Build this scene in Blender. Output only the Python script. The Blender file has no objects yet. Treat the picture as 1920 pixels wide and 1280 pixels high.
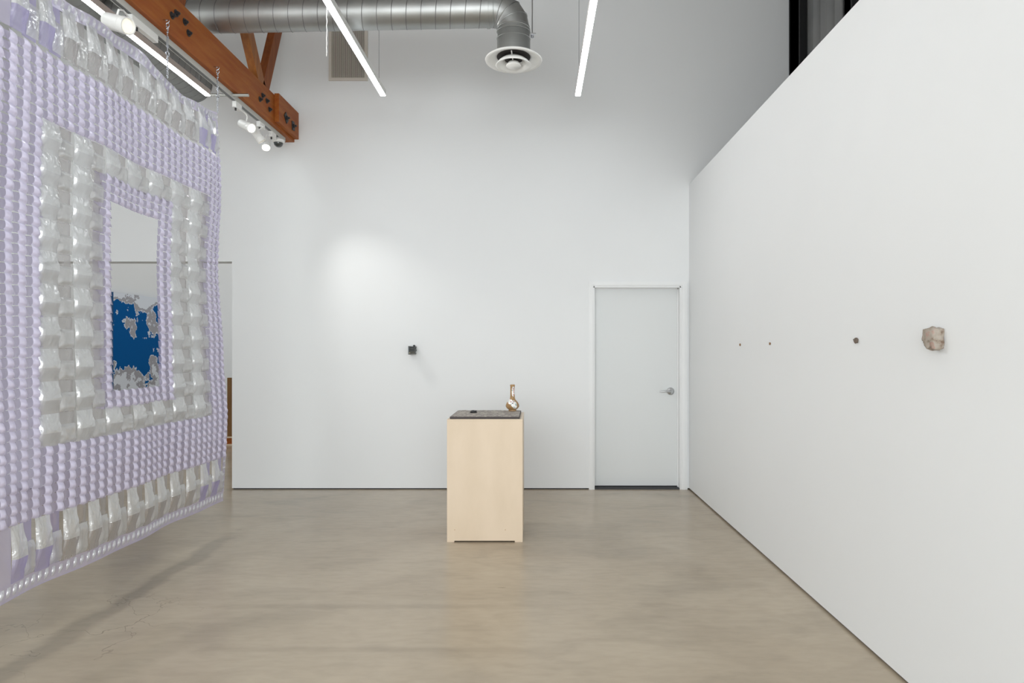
import bpy, bmesh, math, random
from mathutils import Vector, Matrix, noise as mnoise
random.seed(7)
S = bpy.context.scene
C = S.collection
PI = math.pi

# ------------------------------------------------------------------ camera, world, exposure
F = 1200.0; CX, CY, H = 1003.0, 658.0, 1.45
cam_d = bpy.data.cameras.new('camera'); cam = bpy.data.objects.new('camera', cam_d); C.objects.link(cam)
cam.location = (0, 0, H); cam.rotation_euler = (PI/2, 0, 0)
cam_d.sensor_width = 36; cam_d.lens = 36*F/1920
cam_d.shift_x = (960-CX)/1920; cam_d.shift_y = (CY-640)/1920
cam_d.clip_start = .05
S.camera = cam
w = bpy.data.worlds.new('world'); S.world = w; w.use_nodes = True
w.node_tree.nodes['Background'].inputs[0].default_value = (.9, .95, 1, 1)
w.node_tree.nodes['Background'].inputs[1].default_value = .1
S.view_settings.view_transform = 'Standard'; S.view_settings.look = 'None'
S.view_settings.gamma = 1; S.view_settings.use_curve_mapping = False
S.view_settings.exposure = -0.24
STRIP_E = 18.5      # emission of the linear lamps on their lower side
UP_E = 2.0  # upward glow added to the lamps, unseen
FILL_W = 510.0       # fill from an added area light behind the camera
SPOT_W = 1.0
def area(name, loc, rot, sx, sy, wt, col=(1, 1, 1)):
    ld = bpy.data.lights.new(name, 'AREA'); ld.shape = 'RECTANGLE'; ld.size = sx; ld.size_y = sy; ld.energy = wt; ld.color = col
    o = bpy.data.objects.new(name, ld); C.objects.link(o); o.location = loc; o.rotation_euler = rot; return o
area('front_fill', (-1.2, -3.13, 2.1), (PI/2, 0, PI), 6.0, 3.4, FILL_W, (.95, .985, 1)).rotation_euler = (PI/2, 0, 0)  # added frontal fill, just outside a made-up window
area('next_room_fill', (-4.2, 8.5, 5.3), (0, 0, 0), 2.5, 2.5, 66, (1, .99, .97))  # added area light without a fixture, brightens the next room

YB, XR, XL, ZC = 6.72, 1.618, -5.5, 5.5     # back wall, right partition, left wall, ceiling
YF, YFAR = -3.0, 10.3
XC = -2.5                                    # plane of the hanging vinyl piece

# ------------------------------------------------------------------ helpers
class MB:
    def __init__(s): s.bm = bmesh.new()
    def box(s, x0, x1, y0, y1, z0, z1, M=None):
        r = bmesh.ops.create_cube(s.bm, size=1)
        T = Matrix.Translation(((x0+x1)/2, (y0+y1)/2, (z0+z1)/2)) @ Matrix.Diagonal((abs(x1-x0), abs(y1-y0), abs(z1-z0), 1))
        if M is not None: T = M @ T
        bmesh.ops.transform(s.bm, matrix=T, verts=r['verts']); return s
    def lathe(s, prof, M=None, seg=32, close=False):
        rings = []
        for r, z in prof:
            rings.append([s.bm.verts.new((r*math.cos(2*PI*i/seg), r*math.sin(2*PI*i/seg), z)) for i in range(seg)])
        n = len(rings)
        for a in range(n if close else n-1):
            A, B = rings[a], rings[(a+1) % n]
            for i in range(seg):
                s.bm.faces.new((A[i], A[(i+1) % seg], B[(i+1) % seg], B[i]))
        if not close:
            if prof[0][0] > 1e-4: s.bm.faces.new(list(reversed(rings[0])))
            if prof[-1][0] > 1e-4: s.bm.faces.new(rings[-1])
        if M is not None:
            bmesh.ops.transform(s.bm, matrix=M, verts=[v for r in rings for v in r])
        return s
    def cyl(s, p0, p1, r0, r1=None, seg=16):
        p0, p1 = Vector(p0), Vector(p1); d = p1-p0
        M = Matrix.Translation(p0) @ d.to_track_quat('Z', 'Y').to_matrix().to_4x4()
        return s.lathe([(r0, 0), (r0 if r1 is None else r1, d.length)], M, seg)
    def tube(s, pts, r, seg=8, closed=False, rad=None):
        pts = [Vector(p) for p in pts]; n = len(pts); rings = []
        up = Vector((0.13, 0.21, 0.97)).normalized(); prevN = None
        for i, p in enumerate(pts):
            a = pts[(i-1) % n] if (closed or i > 0) else p
            b = pts[(i+1) % n] if (closed or i < n-1) else p
            t = (b-a).normalized()
            if prevN is None:
                N = t.cross(up)
                if N.length < 1e-3: N = t.cross(Vector((1, 0, 0)))
            else: N = prevN - t*prevN.dot(t)
            N.normalize(); prevN = N; B = t.cross(N)
            rr = rad[i] if rad else r
            rings.append([s.bm.verts.new(p + N*rr*math.cos(2*PI*k/seg) + B*rr*math.sin(2*PI*k/seg)) for k in range(seg)])
        for i in range(n if closed else n-1):
            A, B = rings[i], rings[(i+1) % n]
            for k in range(seg): s.bm.faces.new((A[k], A[(k+1) % seg], B[(k+1) % seg], B[k]))
        if not closed:
            s.bm.faces.new(list(reversed(rings[0]))); s.bm.faces.new(rings[-1])
        return s
    def grid(s, fn, nu, nv):
        g = [[s.bm.verts.new(fn(i/nu, j/nv)) for j in range(nv+1)] for i in range(nu+1)]
        for i in range(nu):
            for j in range(nv): s.bm.faces.new((g[i][j], g[i+1][j], g[i+1][j+1], g[i][j+1]))
        return s
    def mesh(s, name, m, smooth=False, fix=True, bevel=0):
        if bevel:
            bmesh.ops.bevel(s.bm, geom=[e for e in s.bm.edges], offset=bevel, segments=2, affect='EDGES', profile=.7)
        if fix: bmesh.ops.recalc_face_normals(s.bm, faces=s.bm.faces)
        me = bpy.data.meshes.new(name); s.bm.to_mesh(me); s.bm.free()
        if m: me.materials.append(m)
        if smooth:
            me.polygons.foreach_set('use_smooth', [True]*len(me.polygons))
            if smooth != 'all': me.set_sharp_from_angle(angle=math.radians(40))
        me.update(); return me
    def obj(s, name, m, parent=None, smooth=False, fix=True, bevel=0, label=None):
        return link(name, s.mesh(name, m, smooth, fix, bevel), parent, label)

def link(name, me, parent=None, label=None, loc=None):
    o = bpy.data.objects.new(name, me); C.objects.link(o)
    if parent:
        o.parent = parent
        if loc is None: o.matrix_parent_inverse = parent.matrix_basis.inverted()
    if loc is not None: o.location = loc
    if label: o['label'] = label
    return o

def tag(o, label, cat, group=None, kind=None):
    o['label'] = label; o['category'] = cat
    if group: o['group'] = group
    if kind: o['kind'] = kind
    return o
def thing(name, loc, label, cat, group=None, kind=None):
    o = bpy.data.objects.new(name, None); C.objects.link(o); o.location = loc; o.empty_display_size = .05
    bpy.context.view_layer.update()
    return tag(o, label, cat, group, kind)
def struct(name, mb, m, parent=None, label=None, **k):
    o = mb.obj(name, m, parent, **k)
    if not parent: o['kind'] = 'structure'
    if label: o['label'] = label
    return o

def P(px, py, Y):     # a point read off the photograph at depth Y
    return Vector(((px-CX)*Y/F, Y, H-(py-CY)*Y/F))
def PX(px, py, X):    # the same on a plane of constant X
    Y = X*F/(px-CX); return Vector((X, Y, H-(py-CY)*Y/F))

# ------------------------------------------------------------------ materials
def N(nt, t, **k):
    n = nt.nodes.new(t)
    for a, b in k.items(): setattr(n, a, b)
    return n
def mat(name, col, rough=.5, metal=0, spec=.5, emit=None, es=0, bump=None, var=None, coat=0):
    m = bpy.data.materials.new(name); m.use_nodes = True; nt = m.node_tree
    b = nt.nodes['Principled BSDF']
    b.inputs['Base Color'].default_value = (*col, 1); b.inputs['Roughness'].default_value = rough
    b.inputs['Metallic'].default_value = metal; b.inputs['Specular IOR Level'].default_value = spec
    if coat: b.inputs['Coat Weight'].default_value = coat; b.inputs['Coat Roughness'].default_value = .1
    if emit: b.inputs['Emission Color'].default_value = (*emit, 1); b.inputs['Emission Strength'].default_value = es
    if bump or var:
        tc = N(nt, 'ShaderNodeTexCoord')
        if var:   # (colour 2, scale, stretch)
            mp = N(nt, 'ShaderNodeMapping'); mp.inputs['Scale'].default_value = var[2]
            nz = N(nt, 'ShaderNodeTexNoise'); nz.inputs['Scale'].default_value = var[1]; nz.inputs['Detail'].default_value = 5
            cr = N(nt, 'ShaderNodeValToRGB'); cr.color_ramp.elements[0].position = .33; cr.color_ramp.elements[1].position = .67
            cr.color_ramp.elements[0].color = (*col, 1); cr.color_ramp.elements[1].color = (*var[0], 1)
            nt.links.new(tc.outputs['Object'], mp.inputs[0]); nt.links.new(mp.outputs[0], nz.inputs['Vector'])
            nt.links.new(nz.outputs[0], cr.inputs[0]); nt.links.new(cr.outputs[0], b.inputs['Base Color'])
        if bump:  # (scale, strength, distance)
            nb = N(nt, 'ShaderNodeTexNoise'); nb.inputs['Scale'].default_value = bump[0]; nb.inputs['Detail'].default_value = 4
            bp = N(nt, 'ShaderNodeBump'); bp.inputs['Strength'].default_value = bump[1]; bp.inputs['Distance'].default_value = bump[2]
            nt.links.new(tc.outputs['Object'], nb.inputs['Vector']); nt.links.new(nb.outputs[0], bp.inputs['Height'])
            nt.links.new(bp.outputs[0], b.inputs['Normal'])
    return m
def ramp(nt, stops, interp='LINEAR'):
    c = N(nt, 'ShaderNodeValToRGB'); c.color_ramp.interpolation = interp
    e = c.color_ramp.elements
    while len(e) < len(stops): e.new(.5)
    for i, (p, q) in enumerate(stops): e[i].position = p; e[i].color = (*q, 1)
    return c

M_wall = mat('white wall paint', (.79, .805, .81), .6, bump=(60, .05, .002), var=((.77, .785, .79), .6, (1, 1, 1)))
M_trim = mat('white gloss trim', (.80, .81, .81), .4)
M_door = mat('white door paint', (.69, .71, .71), .4)
M_gap = mat('dark wall reveal', (.05, .05, .055), .8)
M_ceiling = mat('ceiling boards', (.46, .45, .44), .7)
M_steel = mat('satin steel', (.55, .56, .57), .28, 1)
M_zinc = mat('bright zinc', (.62, .64, .70), .2, 1)
M_black = mat('blackened steel', (.02, .02, .022), .45)
M_white = mat('white powder coat', (.82, .82, .80), .45)
M_trackm = mat('grey white aluminium', (.52, .53, .50), .45)
M_galv = mat('galvanised duct', (.34, .35, .345), .46, 1, bump=(3, .12, .03), var=((.47, .48, .47), 2.2, (1, 1, 1)))
M_galvd = mat('galvanised duct dull', (.30, .31, .30), .5, .75, bump=(3, .1, .03), var=((.36, .37, .36), 2.5, (1, 1, 1)))
M_seam = mat('duct seam', (.22, .22, .22), .45, .9)
M_wood = mat('orange brown fir', (.29, .070, .012), .5, spec=.25, var=((.36, .115, .022), 5, (6, .7, 6)), bump=(30, .1, .003))
M_woodd = mat('red brown fir', (.20, .052, .014), .5, spec=.25, var=((.29, .085, .02), 5, (6, 6, .7)), bump=(30, .1, .003))
M_woodo = mat('amber fir', (.36, .125, .022), .42, var=((.25, .08, .015), 5, (6, 6, .7)))
M_ply = mat('birch plywood', (.73, .60, .455), .5, var=((.67, .545, .40), 1.6, (3, 3, 1)), coat=.1)
M_plyedge = mat('plywood edge', (.62, .45, .28), .6, var=((.5, .34, .2), 40, (1, 1, 8)))
M_beige = mat('beige vent metal', (.60, .56, .50), .5)
M_vdark = mat('vent interior', (.035, .03, .028), .8)
M_up = mat('added upward glow', (1, 1, 1), .5, emit=(.94, .985, 1), es=UP_E)
M_strip = mat('lamp diffuser', (1, 1, 1), .5, emit=(.94, .985, 1), es=STRIP_E)
M_lens = mat('lit spot lens', (1, 1, 1), .3, emit=(1, .95, .86), es=6)
M_lensdim = mat('dim spot lens', (.8, .78, .7), .3, emit=(1, .93, .8), es=.55)
M_dome = mat('smoked dome', (.03, .035, .035), .08, coat=1)
M_corr = mat('corrugated sheet', (.20, .21, .215), .5, .2, var=((.27, .27, .265), 1.5, (1, 1, 1)))
M_colm = mat('black column', (.008, .008, .009), .6)

def floor_mat():
    m = bpy.data.materials.new('polished concrete'); m.use_nodes = True; nt = m.node_tree; L = nt.links.new
    b = nt.nodes['Principled BSDF']; tc = N(nt, 'ShaderNodeTexCoord')
    def noise(scale, stretch, detail=6, dist=0):
        mp = N(nt, 'ShaderNodeMapping'); mp.inputs['Scale'].default_value = stretch
        nz = N(nt, 'ShaderNodeTexNoise'); nz.inputs['Scale'].default_value = scale; nz.inputs['Detail'].default_value = detail
        nz.inputs['Distortion'].default_value = dist
        L(tc.outputs['Object'], mp.inputs[0]); L(mp.outputs[0], nz.inputs['Vector']); return nz
    n1 = noise(.9, (1, 1, 1), 7, .4); c1 = ramp(nt, [(.3, (.35, .285, .205)), (.7, (.45, .38, .285))])
    L(n1.outputs[0], c1.inputs[0])
    n2 = noise(2.0, (.8, 1.9, 1), 9, .8); c2 = ramp(nt, [(.30, (.74, .74, .74)), (.5, (1, 1, 1)), (.75, (1.0, 1.0, 1.0))])
    L(n2.outputs[0], c2.inputs[0])
    n3 = noise(14, (.6, 1.8, 1), 8, .3); c3 = ramp(nt, [(.3, (.90, .90, .90)), (.6, (1.0, 1.0, 1.0))])
    L(n3.outputs[0], c3.inputs[0])
    def mul(a, c, f=1):
        x = N(nt, 'ShaderNodeMix', data_type='RGBA', blend_type='MULTIPLY'); x.inputs[0].default_value = f
        L(a, x.inputs[6]); L(c, x.inputs[7]); return x.outputs[2]
    col = mul(mul(c1.outputs[0], c2.outputs[0], .5), c3.outputs[0], .8)
    # sparse dark specks
    n4 = noise(5, (.7, 1.6, 1), 3); c4 = ramp(nt, [(.74, (1, 1, 1)), (.79, (.72, .70, .68))]); L(n4.outputs[0], c4.inputs[0])
    col = mul(col, c4.outputs[0])
    # fine shrinkage cracks, in one patch by the hanging piece
    nd = noise(2.5, (1, 1, 1), 4); ad = N(nt, 'ShaderNodeMix', data_type='RGBA'); ad.inputs[0].default_value = .5
    L(tc.outputs['Object'], ad.inputs[6]); L(nd.outputs[1], ad.inputs[7])
    vo = N(nt, 'ShaderNodeTexVoronoi', feature='DISTANCE_TO_EDGE'); vo.inputs['Scale'].default_value = 4.5; L(ad.outputs[2], vo.inputs['Vector'])
    cv = ramp(nt, [(.0, (.60, .58, .56)), (.010, (1, 1, 1))]); L(vo.outputs['Distance'], cv.inputs[0])
    di = N(nt, 'ShaderNodeVectorMath', operation='DISTANCE'); di.inputs[1].default_value = (-2.35, 3.35, 0); L(tc.outputs['Object'], di.inputs[0])
    ms = N(nt, 'ShaderNodeMapRange'); ms.inputs[1].default_value = .25; ms.inputs[2].default_value = .6; ms.inputs[3].default_value = 1; ms.inputs[4].default_value = 0
    L(di.outputs['Value'], ms.inputs[0])
    x = N(nt, 'ShaderNodeMix', data_type='RGBA', blend_type='MULTIPLY'); L(ms.outputs[0], x.inputs[0]); L(col, x.inputs[6]); L(cv.outputs[0], x.inputs[7])
    col = x.outputs[2]
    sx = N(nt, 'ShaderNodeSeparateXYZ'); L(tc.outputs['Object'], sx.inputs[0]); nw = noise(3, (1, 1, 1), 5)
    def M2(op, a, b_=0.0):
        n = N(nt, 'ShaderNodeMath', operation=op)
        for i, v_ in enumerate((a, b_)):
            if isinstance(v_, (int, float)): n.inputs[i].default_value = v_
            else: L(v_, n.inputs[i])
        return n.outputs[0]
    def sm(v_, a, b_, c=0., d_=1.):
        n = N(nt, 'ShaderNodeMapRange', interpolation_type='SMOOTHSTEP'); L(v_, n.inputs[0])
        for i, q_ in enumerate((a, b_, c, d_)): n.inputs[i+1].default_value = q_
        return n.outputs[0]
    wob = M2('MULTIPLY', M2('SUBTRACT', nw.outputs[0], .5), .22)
    # soft-edged bands darker than the slab, running along, across and slantwise
    long_band = M2('ABSOLUTE', M2('ADD', M2('SUBTRACT', sx.outputs[0], -2.385), wob))
    k1 = M2('MULTIPLY', sm(long_band, .03, .10, 1, 0), M2('MULTIPLY', sm(sx.outputs[1], 5.5, 4.4), 1.0))
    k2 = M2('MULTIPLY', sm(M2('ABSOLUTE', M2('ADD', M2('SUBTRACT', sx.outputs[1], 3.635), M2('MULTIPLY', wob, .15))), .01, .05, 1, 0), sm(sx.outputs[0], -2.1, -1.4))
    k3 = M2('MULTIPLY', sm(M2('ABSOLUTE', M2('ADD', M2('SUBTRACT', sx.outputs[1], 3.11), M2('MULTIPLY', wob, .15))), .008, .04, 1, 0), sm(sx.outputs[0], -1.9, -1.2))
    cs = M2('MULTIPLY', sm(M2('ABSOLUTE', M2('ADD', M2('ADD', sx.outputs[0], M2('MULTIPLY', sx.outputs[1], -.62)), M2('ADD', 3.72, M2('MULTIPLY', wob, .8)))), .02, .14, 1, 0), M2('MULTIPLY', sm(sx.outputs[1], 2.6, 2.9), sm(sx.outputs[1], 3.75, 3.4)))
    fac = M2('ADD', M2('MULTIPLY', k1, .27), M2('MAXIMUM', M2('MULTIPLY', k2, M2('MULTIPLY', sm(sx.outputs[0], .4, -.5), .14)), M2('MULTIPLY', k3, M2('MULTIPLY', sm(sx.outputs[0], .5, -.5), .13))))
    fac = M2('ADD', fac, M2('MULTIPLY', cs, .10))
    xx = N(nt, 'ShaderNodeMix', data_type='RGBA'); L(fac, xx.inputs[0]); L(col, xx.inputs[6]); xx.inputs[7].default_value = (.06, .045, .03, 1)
    L(xx.outputs[2], b.inputs['Base Color'])
    nr = noise(1.6, (.7, 2, 1), 6); mr = N(nt, 'ShaderNodeMapRange'); mr.inputs[3].default_value = .13; mr.inputs[4].default_value = .30
    L(nr.outputs[0], mr.inputs[0]); L(mr.outputs[0], b.inputs['Roughness'])
    b.inputs['Specular IOR Level'].default_value = .5
    nb = noise(9, (1, 1, 1), 3); bp = N(nt, 'ShaderNodeBump'); bp.inputs['Strength'].default_value = .06; bp.inputs['Distance'].default_value = .01
    L(nb.outputs[0], bp.inputs['Height']); L(bp.outputs[0], b.inputs['Normal'])
    return m
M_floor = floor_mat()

def vinyl(name, col, trans, gloss=.16, rough=.14, bump=(18, .25), tl=.45):
    """clear plastic film: part see-through, part milky, with a sheen"""
    m = bpy.data.materials.new(name); m.use_nodes = True; nt = m.node_tree; L = nt.links.new
    for n in list(nt.nodes): nt.nodes.remove(n)
    out = N(nt, 'ShaderNodeOutputMaterial')
    tr = N(nt, 'ShaderNodeBsdfTransparent'); tr.inputs[0].default_value = (*[min(1, .55+.45*c/max(col)) for c in col], 1)
    df = N(nt, 'ShaderNodeBsdfDiffuse'); df.inputs[0].default_value = (*col, 1)
    ts = N(nt, 'ShaderNodeBsdfTranslucent'); ts.inputs[0].default_value = (*col, 1)
    gl = N(nt, 'ShaderNodeBsdfGlossy'); gl.inputs['Roughness'].default_value = rough
    tc = N(nt, 'ShaderNodeTexCoord'); nz = N(nt, 'ShaderNodeTexNoise'); nz.inputs['Scale'].default_value = bump[0]; nz.inputs['Detail'].default_value = 3
    bp = N(nt, 'ShaderNodeBump'); bp.inputs['Strength'].default_value = bump[1]; bp.inputs['Distance'].default_value = .02
    L(tc.outputs['Object'], nz.inputs['Vector']); L(nz.outputs[0], bp.inputs['Height'])
    for q in (df, gl): L(bp.outputs[0], q.inputs['Normal'])
    a = N(nt, 'ShaderNodeMixShader'); a.inputs[0].default_value = tl; L(df.outputs[0], a.inputs[1]); L(ts.outputs[0], a.inputs[2])
    lw = N(nt, 'ShaderNodeLayerWeight'); lw.inputs[0].default_value = .35
    mr = N(nt, 'ShaderNodeMapRange'); mr.inputs[3].default_value = trans; mr.inputs[4].default_value = trans*.25
    L(lw.outputs['Facing'], mr.inputs[0])
    b = N(nt, 'ShaderNodeMixShader'); L(mr.outputs[0], b.inputs[0]); L(a.outputs[0], b.inputs[1]); L(tr.outputs[0], b.inputs[2])
    c = N(nt, 'ShaderNodeMixShader'); c.inputs[0].default_value = gloss; L(b.outputs[0], c.inputs[1]); L(gl.outputs[0], c.inputs[2])
    L(c.outputs[0], out.inputs[0]); return m
M_vl = vinyl('lavender vinyl', (.84, .80, 1.0), .24, .16, .16, (30, .2), .15)
M_vc = vinyl('reflection tinted lavender vinyl', (.60, .56, .72), .42, .10, .2)  # weft film: dark reflections put into its colour
M_vk = vinyl('clear crinkled vinyl', (.80, .82, .84), .50, .24, .10, (26, .5), .3)
M_vf = vinyl('reflection tinted clear vinyl', (.48, .46, .46), .66, .16, .12, (8, .3))  # greyed and warmed, dark reflections painted into the film colour
M_vt = vinyl('clear tab vinyl', (.72, .73, .74), .50, .20, .12, (14, .4), .35)
M_vp = vinyl('lavender smooth vinyl', (.50, .46, .72), .45, .16, .12, (8, .3))
M_vh = vinyl('hem vinyl', (.70, .66, .84), .40, .14)

# ------------------------------------------------------------------ room shell
GAP = .012
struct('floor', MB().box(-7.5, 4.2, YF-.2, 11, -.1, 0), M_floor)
struct('ceiling', MB().box(-7.5, 4.2, YF-.2, 11, ZC, ZC+.1), M_ceiling)
xo0, xo1, zo = -5.2, P(435, 0, YB).x, 2.39          # opening to the next room
xd0, xd1, zd = P(1112.5, 0, YB).x, P(1276, 0, YB).x, P(0, 537, YB).z
T = .16
bw = MB()
XO = 2.71
for a in ((XL-.3, xo0, GAP, ZC), (xo0, xo1, zo, ZC), (xo1, xd0, GAP, ZC), (xd0, xd1, zd, ZC), (xd1, XO+.3, GAP, ZC)):
    bw.box(a[0], a[1], YB, YB+T, a[2], a[3])
bmesh.ops.remove_doubles(bw.bm, verts=bw.bm.verts, dist=1e-5)
struct('wall_back', bw, M_wall)
struct('baseboard_back', MB().box(xo1+.01, xd0-.06, YB+.012, YB+T-.02, 0, GAP).box(XL-.2, xo0-.01, YB+.012, YB+T-.02, 0, GAP), M_gap)
struct('wall_right', MB().box(XR, XR+.13, YF, YB, .014, 3.20), M_wall)
struct('baseboard_right', MB().box(XR+.014, XR+.12, YF, YB, 0, .014), M_gap)
struct('wall_left', MB().box(XL-.15, XL, YF, YFAR, 0, ZC), M_wall)
struct('wall_front', MB().box(XL-.3, -4.2, YF-.15, YF, 0, ZC).box(1.8, XO+.3, YF-.15, YF, 0, ZC).box(-4.2, 1.8, YF-.15, YF, 3.8, ZC).box(-4.2, 1.8, YF-.15, YF, 0, .4), M_wall)
wf = MB()
for xx in (-4.2, -2.2, -.2, 1.75): wf.box(xx, xx+.05, YF-.10, YF-.05, .4, 3.8)
for zz in (.4, 2.8, 3.75): wf.box(-4.2, 1.8, YF-.10, YF-.05, zz, zz+.05)
struct('added_window_1', wf, M_colm)  # made-up window frame around the added fill, out of view
struct('wall_far', MB().box(-7.4, 1.5, YFAR, YFAR+.15, 0, ZC), M_wall)
struct('wall_far_right', MB().box(-2.2, -2.05, YB+T, YFAR, 0, ZC), M_wall)
# outer side wall of ribbed sheet metal, seen over the partition
m = MB()
pts = [(XO+.02, YF)]
y = YF; k = 0
while y < YB-.3:
    for dx, dy in ((.0, .13), (.06, .03), (.06, .10), (.0, .03)):
        y += dy; pts.append((XO+.02+dx, y))
pts = [p for p in pts if p[1] < YB] + [(XO+.02, YB)]
vs = [[m.bm.verts.new((px, py, z)) for px, py in pts] for z in (0, ZC)]
vb = [[m.bm.verts.new((XO+.2, py, z)) for px, py in pts] for z in (0, ZC)]
for i in range(len(pts)-1):
    m.bm.faces.new((vs[0][i], vs[0][i+1], vs[1][i+1], vs[1][i])); m.bm.faces.new((vb[0][i], vb[1][i], vb[1][i+1], vb[0][i+1]))
struct('wall_outer', m, M_corr)
for i, (x0, x1) in enumerate(((1490, 1507), (1594, 1606))):
    ya, yb = XO*F/(x1-CX), XO*F/(x0-CX)
    o = MB().box(XO-.05, XO+.03, ya, yb, 0, ZC).box(XO-.05, XO-.042, ya-.025, yb+.025, 0, ZC).obj('steel_column', M_colm)
    tag(o, ['black steel column in the back corner above the white partition', 'second black steel column, nearer the camera, against the ribbed metal wall'][i], 'column', 'steel columns of the outer wall')
    o = None

# door, frame and hardware
d = MB()
yd = YB+.075
door = struct('door_1', MB().box(xd0+.006, xd1-.006, yd, yd+.045, .022, zd-.006), M_door, label='white flush door in the corner of the back wall', bevel=.003)
fr = MB()
cw = .05
x0c, x1c = P(1104, 0, YB).x, P(1288.5, 0, YB).x
fr.box(x0c, xd0, YB-.016, YB, 0, zd+cw).box(x0c+.012, xd0-.012, YB-.022, YB-.016, 0, zd+cw-.012)
fr.box(xd1, x1c, YB-.016, YB, 0, zd+cw).box(xd1+.016, x1c-.026, YB-.026, YB-.016, 0, zd+.016)
fr.box(xd0, xd1, YB-.016, YB, zd, zd+cw).box(xd0-.012, xd1+.016, YB-.024, YB-.016, zd+.014, zd+cw-.014)
fr.box(xd0-.001, xd0+.012, YB-.016, yd+.06, 0, zd).box(xd1-.012, xd1+.001, YB-.016, yd+.06, 0, zd).box(xd0, xd1, YB-.016, yd+.06, zd-.012, zd+.001)
fr.box(xd0, xd0+.02, yd-.014, yd, 0, zd).box(xd1-.02, xd1, yd-.014, yd, 0, zd).box(xd0, xd1, yd-.014, yd, zd-.02, zd)
struct('trim_1', fr, M_trim, label='white door casing')
struct('trim_2', MB().box(xd0, xd1, YB-.01, YB+T, 0, .012), M_gap, label='dark threshold under the door')
hz = P(0, 734, YB).z; hx = P(1260, 0, YB).x
hd = MB(); RY = Matrix.Rotation(PI/2, 4, 'X')
hd.lathe([(.001, 0), (.040, 0), (.040, .006), (.034, .014), (.016, .020), (.013, .05), (.001, .05)], Matrix.Translation((hx, yd, hz)) @ RY, 28)
hd.obj('rose', M_steel, door, smooth=True)
lv = MB().tube([(hx, yd-.045, hz), (hx-.02, yd-.056, hz+.002), (hx-.06, yd-.058, hz+.002), (hx-.10, yd-.056, hz-.002), (hx-.124, yd-.050, hz-.001)], .009, 10, rad=[.012, .012, .010, .0085, .006])
lv.obj('lever_handle', M_steel, door, smooth=True)
for zz in (.25, 1.05, 1.88):
    MB().cyl((xd0+.004, yd-.006, zz), (xd0+.004, yd-.006, zz+.09), .006, seg=10).obj('hinge', M_trim, door)

# ------------------------------------------------------------------ roof truss
BX = -2.525; bz0, bz1 = 3.64, 3.935
tr = thing('roof_truss', (BX-.05, 3.0, bz0), 'orange-brown timber roof truss with bolted lower beam crossing upper left', 'truss')
MB().box(BX-.105, BX, YF, YB, bz0, bz1).obj('lower_chord', M_wood, tr, bevel=.004)
MB().box(BX-.105, BX, YF, YB, 5.05, 5.30).obj('upper_chord', M_wood, tr)
MB().box(BX, BX+.045, 6.2, YB, bz0+.03, bz1+.012).obj('end_block', M_wood, tr, bevel=.003, label='short side plate bolted on at the wall end')
def strut(a, b, wd, m, th=.07):
    a, b = Vector(a), Vector(b); d = (b-a); ang = math.atan2(d.y, d.z)
    Mx = Matrix.Translation(a) @ Matrix.Rotation(-ang, 4, 'X')
    MB().box(-th/2, th/2, -wd/2, wd/2, 0, d.length, Mx).obj('strut', m, tr, bevel=.003)
SX = BX-.05
strut((SX, 5.99, 3.90), (SX, 5.18, 5.08), .135, M_woodo)
strut((SX, 6.03, 3.90), (SX, 6.55, 5.08), .13, M_woodd)
strut((SX, 4.55, 3.90), (SX, 4.92, 5.08), .15, M_woodd)
strut((SX, 4.45, 3.90), (SX, 3.75, 5.08), .15, M_woodo)
for px, py in ((322, 29), (330, 25), (346, 41), (353, 62), (487, 186), (492, 179), (500, 189), (505, 205)):
    p = PX(px, py, BX); Mx = Matrix.Translation(p) @ Matrix.Rotation(PI/2, 4, 'Y')
    MB().lathe([(.001, 0), (.025, 0), (.025, .005), (.015, .005), (.015, .018), (.008, .018), (.008, .028), (.001, .028)], Mx, 12).obj('bolt', M_black, tr)
for px, py in ((536, 221), (549, 236)):
    p = PX(px, py, BX+.045)
    Mx = Matrix.Translation(p) @ Matrix.Rotation(math.radians(45 if px < 540 else 8), 4, 'X')
    MB().box(0, .008, -.032, .032, -.045, .045, Mx).lathe([(.02, .008), (.02, .02), (.010, .02), (.010, .04)], Mx @ Matrix.Rotation(PI/2, 4, 'Y'), 10).obj('plate_bolt', M_black, tr)

# lighting track under the chord
TX, TZ = -2.583, 3.622
lt = thing('lighting_track', (TX, 3, TZ), 'pale grey lighting track fixed under the timber beam', 'track')
MB().box(TX-.019, TX+.019, YF+.1, YB-.16, TZ-.018, TZ+.018).box(TX-.019, TX-.015, YF+.1, YB-.16, TZ-.024, TZ-.018).box(TX+.015, TX+.019, YF+.1, YB-.16, TZ-.024, TZ-.018).obj('rail', M_trackm, lt)
MB().box(TX-.0145, TX+.0145, YF+.1, YB-.17, TZ-.0200, TZ-.0182).obj('rail_slot', M_seam, lt)
MB().box(TX-.02, TX+.02, YB-.16, YB-.145, TZ-.022, TZ+.018).obj('end_cap', M_trackm, lt)
us = MB().box(-2.745, -2.43, 5.42, 5.442, 3.626, 3.630).box(-2.745, -2.43, 5.42, 5.423, 3.612, 3.630).box(-2.745, -2.43, 5.439, 5.442, 3.612, 3.630)
o = us.obj('steel_channel', M_trackm); tag(o, 'short grey steel channel crossing under the timber beam', 'channel')
o.location = (0, 0, 0)

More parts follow.
